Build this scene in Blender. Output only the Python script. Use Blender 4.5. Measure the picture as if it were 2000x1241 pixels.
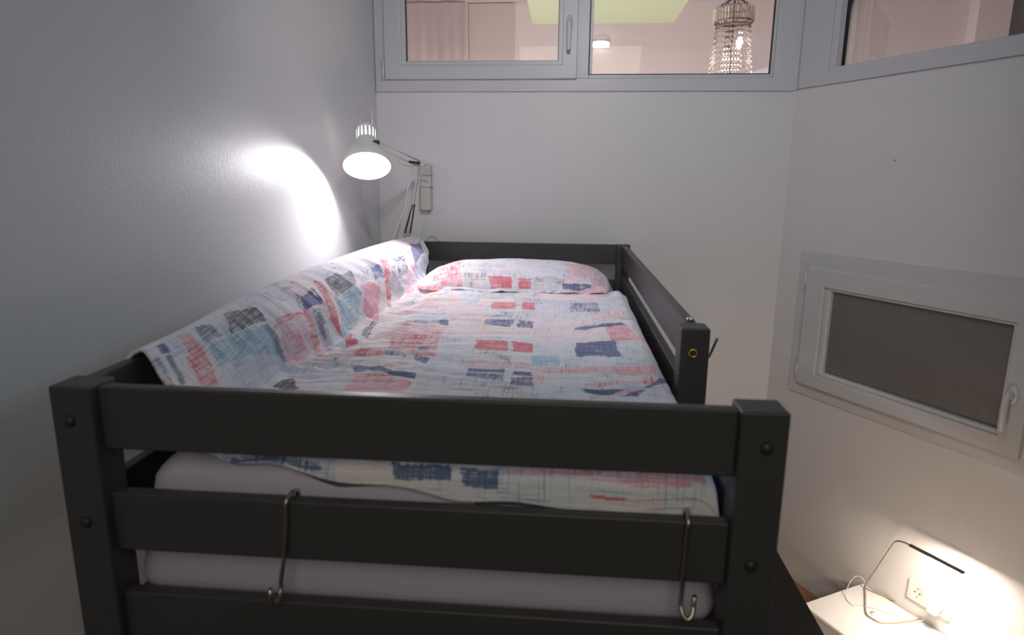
import bpy, bmesh, math, random
import numpy as np
from mathutils import Vector, Matrix, Quaternion

# ---------------------------------------------------------------- camera, world, lights, exposure
H = 1.58                      # height of the bed's top rails above the floor
SC = bpy.context.scene
COL = SC.collection
for o in list(bpy.data.objects): bpy.data.objects.remove(o)

cd = bpy.data.cameras.new('camera'); cam = bpy.data.objects.new('camera', cd); COL.objects.link(cam); SC.camera = cam
_yaw, _pit, _rol = -0.0828, -0.2104, -0.0088
_f = Vector((math.sin(_yaw)*math.cos(_pit), math.cos(_yaw)*math.cos(_pit), math.sin(_pit)))
_r = Vector((math.cos(_yaw), -math.sin(_yaw), 0)); _d = _f.cross(_r)
_r2 = _r*math.cos(_rol) + _d*math.sin(_rol); _d2 = -_r*math.sin(_rol) + _d*math.cos(_rol)
M = Matrix.Identity(4)
for i in range(3): M[i][0] = _r2[i]; M[i][1] = -_d2[i]; M[i][2] = -_f[i]
M.translation = Vector((0.7112, -0.7963, 0.2851+H))
cam.matrix_world = M
cd.sensor_width = 36.0; cd.lens = 1261.07/2000*36; cd.clip_start = .02
cd.dof.use_dof = True; cd.dof.focus_distance = 2.35; cd.dof.aperture_fstop = 4.0

SC.view_settings.view_transform = 'Standard'; SC.view_settings.look = 'None'
SC.view_settings.gamma = 1; SC.view_settings.use_curve_mapping = False
SC.view_settings.exposure = 0.20

W = bpy.data.worlds.new('world'); SC.world = W; W.use_nodes = True
bg = W.node_tree.nodes['Background']; bg.inputs[0].default_value = (.62, .85, 1.0, 1); bg.inputs[1].default_value = .03

def light(name, kind, loc, energy, color, **kw):
    l = bpy.data.lights.new(name, kind); l.energy = energy; l.color = color
    for k, v in kw.items(): setattr(l, k, v)
    o = bpy.data.objects.new(name, l); COL.objects.link(o); o.location = (loc[0], loc[1], loc[2]+H); return o
def aim(o, d): o.rotation_euler = Vector(d).to_track_quat('-Z', 'Y').to_euler()

RIM = Vector((-.036, 1.62, .329)); AX = Vector((.16, -.53, -.83)).normalized()     # reading lamp: rim centre, beam axis
LT = Vector((1.980, 1.521, -1.023)); LE = Vector((2.097, 1.307, -1.019)); LB = Vector((1.990, 1.722, -1.362))  # LED lamp: top, tip, base corner
b_ = RIM - AX*.042
o_ = light('reading_lamp_bulb_light', 'SPOT', b_, 62.0, (.97, .92, .99), shadow_soft_size=.026, spot_size=math.radians(172), spot_blend=1.0)
aim(o_, AX)
m_ = LT.lerp(LE, .72)
o_ = light('led_strip_light', 'AREA', m_ - Vector((0, 0, .006)), 2.9, (1.0, .82, .66), shape='RECTANGLE', size=.11, size_y=.014)
o_.rotation_euler = (0, 0, math.atan2(LE.y-LT.y, LE.x-LT.x))
# warm light low down beside the bed
o_ = light('low_warm_light', 'SPOT', (1.56, .70, -.98), 8.5, (1.0, .74, .52), shadow_soft_size=.08, spot_size=math.radians(140), spot_blend=1.0)
aim(o_, (.30, 1, -.10))
light('chandelier_light', 'POINT', (1.64, 3.3, .95), 1.6, (1.0, .92, .88), shadow_soft_size=.06)
light('next_room_light', 'POINT', (.6, 3.2, -.3), 72, (1.0, .92, .95), shadow_soft_size=.2)
light('next_room_light', 'POINT', (3.0, 3.0, -.2), 16, (1.0, .94, .92), shadow_soft_size=.2)
# added fills out of view: far-wall spot, area behind the camera, cool side area
o_ = light('far_wall_fill_light', 'SPOT', (.81, .05, 1.35), 44, (1.0, .95, .98), shadow_soft_size=.055, spot_size=math.radians(100), spot_blend=1)  # added spot, brightens the far wall
aim(o_, (0, 1, -.55))
o_ = light('back_fill_light', 'AREA', (.8, -1.7, 1.2), 4.6, (1.0, .95, .76), spread=math.radians(115), shape='RECTANGLE', size=1.2, size_y=1.6)  # added area light behind the camera, lifts the bed's foot end
aim(o_, (0, 1, -.8))
o_ = light('cool_fill_light', 'AREA', (1.95, .35, .85), 2.7, (.40, .74, 1.0), shape='RECTANGLE', size=.7, size_y=.4)  # added cool light, tints the left wall
aim(o_, (-1, .25, .10))

# ---------------------------------------------------------------- materials
def srgb(*c): return tuple(((v/255+.055)/1.055)**2.4 if v/255 > .04045 else v/255/12.92 for v in c)
def mat(name, color=(.8, .8, .8), rough=.5, metal=0, trans=0, ior=1.45, emit=None, es=0, bump=0, bscale=60, stretch=None, coat=0, var=0, vscale=3):
    m = bpy.data.materials.new(name); m.use_nodes = True; nt = m.node_tree; b = nt.nodes['Principled BSDF']
    b.inputs['Base Color'].default_value = (*color, 1); b.inputs['Roughness'].default_value = rough
    b.inputs['Metallic'].default_value = metal; b.inputs['Transmission Weight'].default_value = trans; b.inputs['IOR'].default_value = ior
    b.inputs['Coat Weight'].default_value = coat
    if emit: b.inputs['Emission Color'].default_value = (*emit, 1); b.inputs['Emission Strength'].default_value = es
    tc = nt.nodes.new('ShaderNodeTexCoord'); mp = nt.nodes.new('ShaderNodeMapping'); nt.links.new(tc.outputs['Object'], mp.inputs[0])
    if stretch: mp.inputs['Scale'].default_value = stretch
    if var:
        n = nt.nodes.new('ShaderNodeTexNoise'); n.inputs['Scale'].default_value = vscale; n.inputs['Detail'].default_value = 5
        nt.links.new(mp.outputs[0], n.inputs['Vector'])
        cr = nt.nodes.new('ShaderNodeMapRange'); cr.inputs['To Min'].default_value = 1-var; cr.inputs['To Max'].default_value = 1+var*.5
        nt.links.new(n.outputs['Fac'], cr.inputs['Value'])
        mx = nt.nodes.new('ShaderNodeVectorMath'); mx.operation = 'SCALE'; mx.inputs[0].default_value = color
        nt.links.new(cr.outputs[0], mx.inputs['Scale']); nt.links.new(mx.outputs[0], b.inputs['Base Color'])
    if bump:
        n = nt.nodes.new('ShaderNodeTexNoise'); n.inputs['Scale'].default_value = bscale; n.inputs['Detail'].default_value = 4
        nt.links.new(mp.outputs[0], n.inputs['Vector'])
        bp = nt.nodes.new('ShaderNodeBump'); bp.inputs['Strength'].default_value = bump; bp.inputs['Distance'].default_value = .002
        nt.links.new(n.outputs['Fac'], bp.inputs['Height']); nt.links.new(bp.outputs[0], b.inputs['Normal'])
    return m

WALL = mat('white_wall_paint', (.73, .72, .72), .42, bump=.25, bscale=110, var=.03, vscale=2)
CEIL = mat('ceiling_paint', (.66, .66, .65), .8, bump=.1)
PVC = mat('white_window_plastic', (.62, .62, .635), .36, bump=.03, bscale=200)
GASK = mat('rubber_gasket', (.02, .02, .022), .6)
HANDLE = mat('handle_plastic', (.70, .71, .71), .25)
CHAR = mat('charcoal_painted_wood', (.060, .056, .057), .45, bump=.10, bscale=40, stretch=(1, 1, 1), var=.08, vscale=6)
DARKW = mat('dark_cabinet_wood', (.010, .008, .007), .5, bump=.1)
CAP = mat('dark_plastic_cap', (.03, .03, .03), .4)
BRASS = mat('brass', (.75, .50, .12), .3, 1)
STEEL = mat('steel', (.62, .60, .56), .28, 1)
HOOKM = mat('worn_steel_hook', (.50, .44, .34), .3, 1, var=.3, vscale=60)
SHEET = mat('lilac_sheet', srgb(204, 192, 214), .9, bump=.5, bscale=260, var=.03)
LAMPW = mat('white_lamp_enamel', (.72, .74, .72), .35)
LAMPIN = mat('lamp_inner_white', (.85, .85, .83), .5)
SPRING = mat('dark_spring_steel', (.10, .08, .07), .4, .8)
ARMM = mat('lamp_arm_white', (.62, .60, .57), .4)
BULB = mat('lit_bulb', (.9, .9, .9), .4, emit=(1, .93, .88), es=12)
CORD = mat('white_cord', (.72, .70, .68), .5)
LEDM = mat('led_diffuser', (.9, .9, .9), .4, emit=(.92, .92, 1.0), es=14)
LEDARM = mat('brushed_led_lamp_arm', (.20, .17, .16), .4, .4)
STEMM = mat('champagne_lamp_stem', (.46, .40, .34), .4, .3)
SHELFW = mat('white_lacquer', (.88, .87, .86), .35)
SOCK = mat('socket_plastic', (.74, .71, .70), .3)
BLACK = mat('dark_hole', (.01, .01, .01), .6)
CREAM = mat('cream_plastic', (.60, .57, .52), .5, bump=.8, bscale=45, var=.18, vscale=30)
PINK = mat('pink_wall_paint', srgb(226, 215, 213), .7, bump=.1, var=.04)
PINK2 = mat('dusty_pink_panel', srgb(205, 190, 185), .7, var=.05)
CURT = mat('pale_pink_curtain', srgb(236, 226, 226), .8)
GREEN = mat('pale_green_panel', srgb(184, 197, 160), .5)
GREY = mat('dark_grey_door', srgb(120, 112, 110), .6)
BRONZE = mat('dark_bronze', (.20, .13, .10), .4, .8)
CRYST = mat('crystal_glass', (.9, .82, .80), .08, trans=.9, ior=1.5)
CLOSURE = mat('grey_closure_box', (.20, .19, .18), .9)

def wood_floor():
    m = mat('brown_wood_floor', (.3, .15, .08), .4); nt = m.node_tree; b = nt.nodes['Principled BSDF']
    tc = nt.nodes.new('ShaderNodeTexCoord'); mp = nt.nodes.new('ShaderNodeMapping'); mp.inputs['Scale'].default_value = (9, 1.2, 1)
    n = nt.nodes.new('ShaderNodeTexNoise'); n.inputs['Scale'].default_value = 3; n.inputs['Detail'].default_value = 8
    cr = nt.nodes.new('ShaderNodeValToRGB'); cr.color_ramp.elements[0].color = (.16, .07, .035, 1); cr.color_ramp.elements[1].color = (.36, .19, .10, 1)
    nt.links.new(tc.outputs['Object'], mp.inputs[0]); nt.links.new(mp.outputs[0], n.inputs['Vector']); nt.links.new(n.outputs['Fac'], cr.inputs[0]); nt.links.new(cr.outputs[0], b.inputs['Base Color'])
    return m
FLOORM = wood_floor()

def glass(name, tint, rough, mixfac, bump=0):
    """clear pane: mostly transparent with a weak mirror reflection"""
    m = bpy.data.materials.new(name); m.use_nodes = True; nt = m.node_tree; nt.nodes.remove(nt.nodes['Principled BSDF'])
    out = nt.nodes['Material Output']; t = nt.nodes.new('ShaderNodeBsdfTransparent'); t.inputs[0].default_value = (*tint, 1)
    g = nt.nodes.new('ShaderNodeBsdfGlossy'); g.inputs['Roughness'].default_value = rough
    fr = nt.nodes.new('ShaderNodeFresnel'); fr.inputs[0].default_value = 1.5
    mx = nt.nodes.new('ShaderNodeMixShader'); nt.links.new(fr.outputs[0], mx.inputs[0]); nt.links.new(t.outputs[0], mx.inputs[1]); nt.links.new(g.outputs[0], mx.inputs[2])
    nt.links.new(mx.outputs[0], out.inputs[0]); return m
PANE = glass('window_glass', (.95, .96, .95), .0, 1)

def ribbed():
    m = mat('frosted_ribbed_glass', (.34, .32, .31), .34, trans=.45, ior=1.45); nt = m.node_tree; b = nt.nodes['Principled BSDF']
    tc = nt.nodes.new('ShaderNodeTexCoord'); wv = nt.nodes.new('ShaderNodeTexWave'); wv.inputs['Scale'].default_value = 55; wv.inputs['Distortion'].default_value = 4; wv.bands_direction = 'X'
    at = nt.nodes.new('ShaderNodeAttribute'); at.attribute_name = 'flat'
    nt.links.new(at.outputs['Vector'], wv.inputs['Vector'])
    bp = nt.nodes.new('ShaderNodeBump'); bp.inputs['Strength'].default_value = .5; bp.inputs['Distance'].default_value = .002
    nt.links.new(wv.outputs['Fac'], bp.inputs['Height']); nt.links.new(bp.outputs[0], b.inputs['Normal']); return m
RIB = ribbed()

def printed_cloth():
    """white cotton with dry-brushed printed patches: 'ink' holds the ink colour and how thickly it lies, 'cloth' the position on the cloth"""
    m = mat('printed_cotton', (.8, .8, .8), .9); nt = m.node_tree; N = nt.nodes; L = nt.links; b = N['Principled BSDF']
    b.inputs['Sheen Weight'].default_value = .1
    a1 = N.new('ShaderNodeAttribute'); a1.attribute_name = 'ink'; a2 = N.new('ShaderNodeAttribute'); a2.attribute_name = 'cloth'
    def noise(scale, vec, detail=3, rough=.6):
        mp = N.new('ShaderNodeMapping'); mp.inputs['Scale'].default_value = vec; L.new(a2.outputs['Vector'], mp.inputs[0])
        n = N.new('ShaderNodeTexNoise'); n.inputs['Scale'].default_value = scale; n.inputs['Detail'].default_value = detail; n.inputs['Roughness'].default_value = rough
        L.new(mp.outputs[0], n.inputs['Vector']); return n.outputs['Fac']
    def math_(op, x, y=None, clamp=False):
        n = N.new('ShaderNodeMath'); n.operation = op; n.use_clamp = clamp
        for i, v in enumerate((x, y)):
            if v is None: continue
            if isinstance(v, (int, float)): n.inputs[i].default_value = v
            else: L.new(v, n.inputs[i])
        return n.outputs[0]
    tu = noise(1, (12, 250, 1)); tv = noise(1, (250, 12, 1)); blot = noise(1, (22, 22, 1), 2)
    mxh = math_('MAXIMUM', tu, tv)
    al = a1.outputs['Alpha']
    z = math_('ADD', math_('MULTIPLY', math_('SUBTRACT', mxh, .56), 13), math_('MULTIPLY', math_('SUBTRACT', al, .46), 4.2))
    z = math_('ADD', z, math_('MULTIPLY', math_('SUBTRACT', blot, .5), 3.5))
    cov = math_('MULTIPLY', math_('ADD', math_('MULTIPLY', z, .55), .5, True), math_('MINIMUM', math_('MULTIPLY', al, 3), .86))
    cov = math_('MAXIMUM', cov, math_('MULTIPLY', al, .42))
    # faint grey brushing all over the ground
    gm = N.new('ShaderNodeMix'); gm.data_type = 'RGBA'; gm.inputs[6].default_value = (*srgb(242, 238, 244), 1); gm.inputs[7].default_value = (*srgb(196, 196, 214), 1)
    gf = math_('MULTIPLY', math_('SUBTRACT', math_('MULTIPLY', tu, blot), .27), 3.0, True); L.new(math_('MULTIPLY', gf, .6), gm.inputs[0])
    mx = N.new('ShaderNodeMix'); mx.data_type = 'RGBA'; L.new(cov, mx.inputs[0]); L.new(gm.outputs[2], mx.inputs[6]); L.new(a1.outputs['Color'], mx.inputs[7])
    L.new(mx.outputs[2], b.inputs['Base Color'])
    cr = noise(1, (14, 90, 1), 5, .65); cr2 = noise(1, (60, 60, 1), 3)
    h = math_('ADD', cr, math_('MULTIPLY', cr2, .35))
    bp = N.new('ShaderNodeBump'); bp.inputs['Strength'].default_value = .5; bp.inputs['Distance'].default_value = .006
    L.new(h, bp.inputs['Height']); L.new(bp.outputs[0], b.inputs['Normal'])
    return m
CLOTH = printed_cloth()
LINING = mat('dark_green_grey_lining', srgb(98, 104, 108), .9, bump=.4, bscale=200)

# ---------------------------------------------------------------- mesh helpers (bed frame: z = 0 at the top of the bed, H is added)
class MB:
    def __init__(s): s.v = []; s.f = []; s.sm = []
    def add(s, vs, fs, xf=None, smooth=False):
        o = len(s.v)
        for p in vs:
            p = Vector(p)
            if xf: p = Vector(xf(p))
            s.v.append((p.x, p.y, p.z+H))
        for f in fs: s.f.append([i+o for i in f]); s.sm.append(smooth)
        return s
    def box(s, a, b, xf=None):
        (x0, y0, z0), (x1, y1, z1) = a, b
        vs = [(x, y, z) for x in (x0, x1) for y in (y0, y1) for z in (z0, z1)]
        return s.add(vs, [(0, 1, 3, 2), (4, 6, 7, 5), (0, 4, 5, 1), (2, 3, 7, 6), (0, 2, 6, 4), (1, 5, 7, 3)], xf)
    def tube(s, path, r, n=8, xf=None, caps=True):
        P = [Vector(p) for p in path]; R = r if isinstance(r, (list, tuple)) else [r]*len(P)
        vs = []; fs = []; up = None
        for i, p in enumerate(P):
            t = (P[min(i+1, len(P)-1)] - P[max(i-1, 0)]).normalized()
            if up is None: up = t.orthogonal().normalized()
            up = (up - t*up.dot(t)).normalized(); w = t.cross(up)
            for k in range(n):
                a = 2*math.pi*k/n; vs.append(p + (up*math.cos(a) + w*math.sin(a))*R[i])
        for i in range(len(P)-1):
            for k in range(n):
                k2 = (k+1) % n; fs.append((i*n+k, i*n+k2, (i+1)*n+k2, (i+1)*n+k))
        s.add(vs, fs, xf, True)
        if caps: s.add(vs[:n], [tuple(range(n))], xf); s.add(vs[-n:], [tuple(range(n))], xf)
        return s
    def lathe(s, prof, o, ax, n=32, close=False):
        """prof: (distance along axis, radius)"""
        ax = Vector(ax).normalized(); u = ax.orthogonal().normalized(); w = ax.cross(u); vs = []; fs = []
        for t, r in prof:
            for k in range(n):
                a = 2*math.pi*k/n; vs.append(Vector(o) + ax*t + (u*math.cos(a)+w*math.sin(a))*r)
        m = len(prof)
        for i in range(m-1):
            for k in range(n):
                k2 = (k+1) % n; fs.append((i*n+k, i*n+k2, (i+1)*n+k2, (i+1)*n+k))
        return s.add(vs, fs, None, True)
    def build(s, name, m, parent=None, bevel=0, solid=0, origin=None, weld=True, seg=2):
        me = bpy.data.meshes.new(name)
        o0 = Vector(origin) if origin is not None else None
        if o0 is None and parent is None:
            a = np.array(s.v); o0 = Vector(((a[:, 0].min()+a[:, 0].max())/2, (a[:, 1].min()+a[:, 1].max())/2, a[:, 2].min()))
        if o0 is None: o0 = Vector(parent.matrix_world.translation) if parent else Vector((0, 0, 0))
        me.from_pydata([(v[0]-o0.x, v[1]-o0.y, v[2]-o0.z) for v in s.v], [], s.f)
        me.polygons.foreach_set('use_smooth', s.sm); me.materials.append(m)
        bm = bmesh.new(); bm.from_mesh(me)
        if weld: bmesh.ops.remove_doubles(bm, verts=bm.verts, dist=1e-6)
        bmesh.ops.recalc_face_normals(bm, faces=bm.faces); bm.to_mesh(me); bm.free()
        o = bpy.data.objects.new(name, me); COL.objects.link(o)
        if parent:
            o.parent = parent; o.matrix_parent_inverse = Matrix.Translation(o0).inverted() if False else Matrix.Identity(4)
            root = parent_origin(parent); o.location = o0 - root
        else: o.location = o0
        o['_org'] = list(o0)
        if solid:
            sm = o.modifiers.new('thickness', 'SOLIDIFY'); sm.thickness = solid; sm.offset = -1
        if bevel:
            bv = o.modifiers.new('bevel', 'BEVEL'); bv.width = bevel; bv.segments = seg; bv.limit_method = 'ANGLE'; bv.harden_normals = False
            me.polygons.foreach_set('use_smooth', [True]*len(me.polygons)); 
            wn = o.modifiers.new('wn', 'WEIGHTED_NORMAL'); wn.keep_sharp = True
        return o
def parent_origin(p): return Vector(p['_org'])
def arr(name, pts_fn): pass

def thing(name, label, cat, loc, group=None, kind=None):
    o = bpy.data.objects.new(name, None); COL.objects.link(o); o.empty_display_size = .05
    o.location = (loc[0], loc[1], loc[2]+H); o['_org'] = [loc[0], loc[1], loc[2]+H]
    if label: o['label'] = label
    if cat: o['category'] = cat
    if group: o['group'] = group
    if kind: o['kind'] = kind
    return o
def tag(o, label, cat, group=None, kind=None):
    o['label'] = label; o['category'] = cat
    if group: o['group'] = group
    if kind: o['kind'] = kind
    return o
def struct(o): o['kind'] = 'structure'; return o

YF = 2.307; XL = -.192; XC = 1.708; A = math.radians(28.75)
DV = Vector((math.sin(A), -math.cos(A), 0)); NV = Vector((math.cos(A), math.sin(A), 0))
def FW(p): return (p.x, YF-p.y, p.z)                       # far wall: x, distance into the room, z
def RW(p): q = Vector((XC, YF, 0)) + DV*p.x - NV*p.y; return (q.x, q.y, p.z)   # right wall: along the wall, into the room, z
def bez(pts, n=8):
    """smooth path through points"""
    P = [Vector(p) for p in pts]; out = []
    for i in range(len(P)-1):
        a = P[max(i-1, 0)]; b = P[i]; c = P[i+1]; d = P[min(i+2, len(P)-1)]
        for k in range(n):
            t = k/n; out.append(.5*((2*b) + (c-a)*t + (2*a-5*b+4*c-d)*t*t + (3*b-a-3*c+d)*t**3))
    out.append(P[-1]); return out
#CLOTH-BEGIN
def vnoise(x, y, seed=0):
    """smooth value noise on numpy arrays, range about -1..1"""
    xi = np.floor(x).astype(np.int64); yi = np.floor(y).astype(np.int64)
    fx = x - xi; fy = y - yi
    fx = fx*fx*(3-2*fx); fy = fy*fy*(3-2*fy)
    def h(a, b):
        n = (a*374761393 + b*668265263 + seed*974634777) & 0x7fffffff
        n = ((n ^ (n >> 13))*1274126177) & 0x7fffffff
        n = ((n ^ (n >> 16))*1103515245) & 0x7fffffff
        return (n & 0xffff)/32767.5 - 1.0
    return (h(xi, yi)*(1-fx) + h(xi+1, yi)*fx)*(1-fy) + (h(xi, yi+1)*(1-fx) + h(xi+1, yi+1)*fx)*fy

def smooth(a, b, x):
    t = np.clip((x-a)/(b-a), 0, 1); return t*t*(3-2*t)

KY = np.array([.10, .33, .63, 1.04, 1.55, 1.92, 2.13])
KS = np.array([.020, .012, -.018, -.05, -.058, -.045, -.012])
KV = np.array([.155, .150, .155, .165, .170, .155, .120])   # valley x
CU = np.array([0, .06, .10, .135, .185, .26, .34, .48, 1.08, 1.115, 1.155])  # nominal arc positions
NU = CU[-1]

def section(yy):
    """control points (n,11) x and z of the duvet cross-section at y"""
    s = np.interp(yy, KY, KS); v = np.interp(yy, KY, KV); one = np.ones_like(yy)
    bulge = smooth(.7, 1.5, yy)
    near = 1-smooth(.15, .5, yy)
    zr = .030*one - .012*near
    X = [s-.012, s-.010, s, s+.030, s+.030+.30*(v-s-.03)+.010*bulge, s+.03+.66*(v-s-.03)+.016*bulge, v, v+.14, .895*one, .925*one, .935*one]
    Z = [-.13*one, -.02-.0*one, zr-.012, zr, zr-.022-.016*near, -.040-.018*near+.006*bulge, -.108*one, -.104*one, -.108*one, -.125*one, -.165*one]
    return np.stack(X, -1), np.stack(Z, -1)

def catmull(C, u):
    i = np.clip(np.searchsorted(CU, u, side='right')-1, 0, len(CU)-2)
    t = (u-CU[i])/(CU[i+1]-CU[i])
    n = len(CU)
    r = np.arange(len(u))
    def g(k): return C[r, np.clip(k, 0, n-1)]
    p0, p1, p2, p3 = g(i-1), g(i), g(i+1), g(i+2)
    du = CU[i+1]-CU[i]
    d0 = CU[i]-CU[np.clip(i-1, 0, n-1)]; d2 = CU[np.clip(i+2, 0, n-1)]-CU[i+1]
    m1 = np.where(i > 0, (p2-p0)/(du+d0), (p2-p1)/du)*du
    m2 = np.where(i < n-2, (p3-p1)/(du+d2), (p2-p1)/du)*du
    t2 = t*t; t3 = t2*t
    return (2*t3-3*t2+1)*p1 + (t3-2*t2+t)*m1 + (-2*t3+3*t2)*p2 + (t3-t2)*m2

def duvet_surface(u, v, wr=1.0):
    """u: arc across the bed, v: position along it (metres) -> x, y, z"""
    yy = np.clip(v, .075, 3)
    X, Z = section(yy)
    x = catmull(X, u); z = catmull(Z, u)
    bed = smooth(.30, .40, u)
    tent = 1-smooth(.28, .36, u)
    vall = np.exp(-((u-.345)/.10)**2)
    # the drop over the foot end
    th = np.clip((.075-v)/.03, 0, np.pi/2); ext = np.clip((.075-v)-.03*np.pi/2, 0, 1)
    y = np.where(v < .075, .075-.03*np.sin(th), v)
    z = z - .03*(1-np.cos(th)) - ext
    hang = smooth(.07, .03, v)
    # wrinkles: long across the bed, short along it
    wv = v + .018*vnoise(u*7, v*5, 3)
    w = .0050*np.abs(vnoise(u*4.0, wv*24, 11)) + .0030*vnoise(u*11, wv*46, 12) + .0012*vnoise(u*30, wv*95, 14)
    left = 1-smooth(.35, .75, u)
    z = z + wr*bed*(1-hang)*(w*(.75+.9*left) + .002)
    # gathers where the tent meets the mattress
    g = vnoise(u*16, v*13, 21)*.010 + vnoise(u*34, v*30, 22)*.005
    z = z + wr*vall*(1-hang)*(np.abs(g)*1.2)*smooth(.2, .6, v)
    # folds running down the tent face
    f = (.012*vnoise(u*3, v*9, 31) + .006*vnoise(u*5, v*24, 32))*(.35+.8*smooth(.5, 1.1, v)) + .0018*vnoise(u*14, v*55, 33)
    nrm = .6
    face = tent*smooth(.11, .19, u)
    x = x + wr*face*(np.abs(f)*.8)*nrm
    z = z + wr*face*f*.75
    z = z + wr*.004*vnoise(u*1.5, v*2.5, 41)*bed*(1-hang)
    # foot hem bellies in and out
    y = y - wr*hang*(.006+.008*vnoise(u*9, v*0+3, 51)) 
    # puckered head hem
    pk = smooth(1.37, 1.44, v)*bed
    z = z + wr*pk*(.006+.009*np.abs(vnoise(u*26, v*2, 61)))
    return x, y, z

def duvet_range(u):
    y0 = np.interp(u, [0, .10, .135, .26, .34, .42, .55, .75, .95, NU], [.16, .15, .14, .105, .070, .045, .022, .000, -.010, -.016])
    y0 = y0 + .006*vnoise(u*12, u*0+1, 71)
    y1 = np.interp(u, [0, .10, .185, .24, .30, .38, NU], [2.13, 2.13, 2.12, 2.05, 1.85, 1.47, 1.445])
    return y0, y1 + .006*vnoise(u*30, u*0+2, 72)

PC = (.524, 1.645, -.100); PH = (.352, .222)
def pillow_surface(a, b, top=True):
    """a, b in -1..1"""
    X = np.sign(a)*np.abs(a); e = 1-np.abs(a)**3.2; g = 1-np.abs(b)**2.3
    prof = np.sqrt(np.clip(e, 0, 1))*np.clip(g, 0, 1)**.55
    x = PC[0] + PH[0]*X*(1-.05*(b**2)) 
    y = PC[1] + PH[1]*b*(1-.06*np.abs(a)**3)
    if top:
        z = PC[2] + .084*prof + .0025*vnoise(a*5, b*9, 81)*prof + .004*vnoise(a*3, b*2, 82)*prof
        z = z + .003*vnoise(a*14, b*3, 83)*smooth(.6, 1, np.abs(a))*prof
    else:
        z = PC[2] - .012*prof
    return x, y, z
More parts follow.
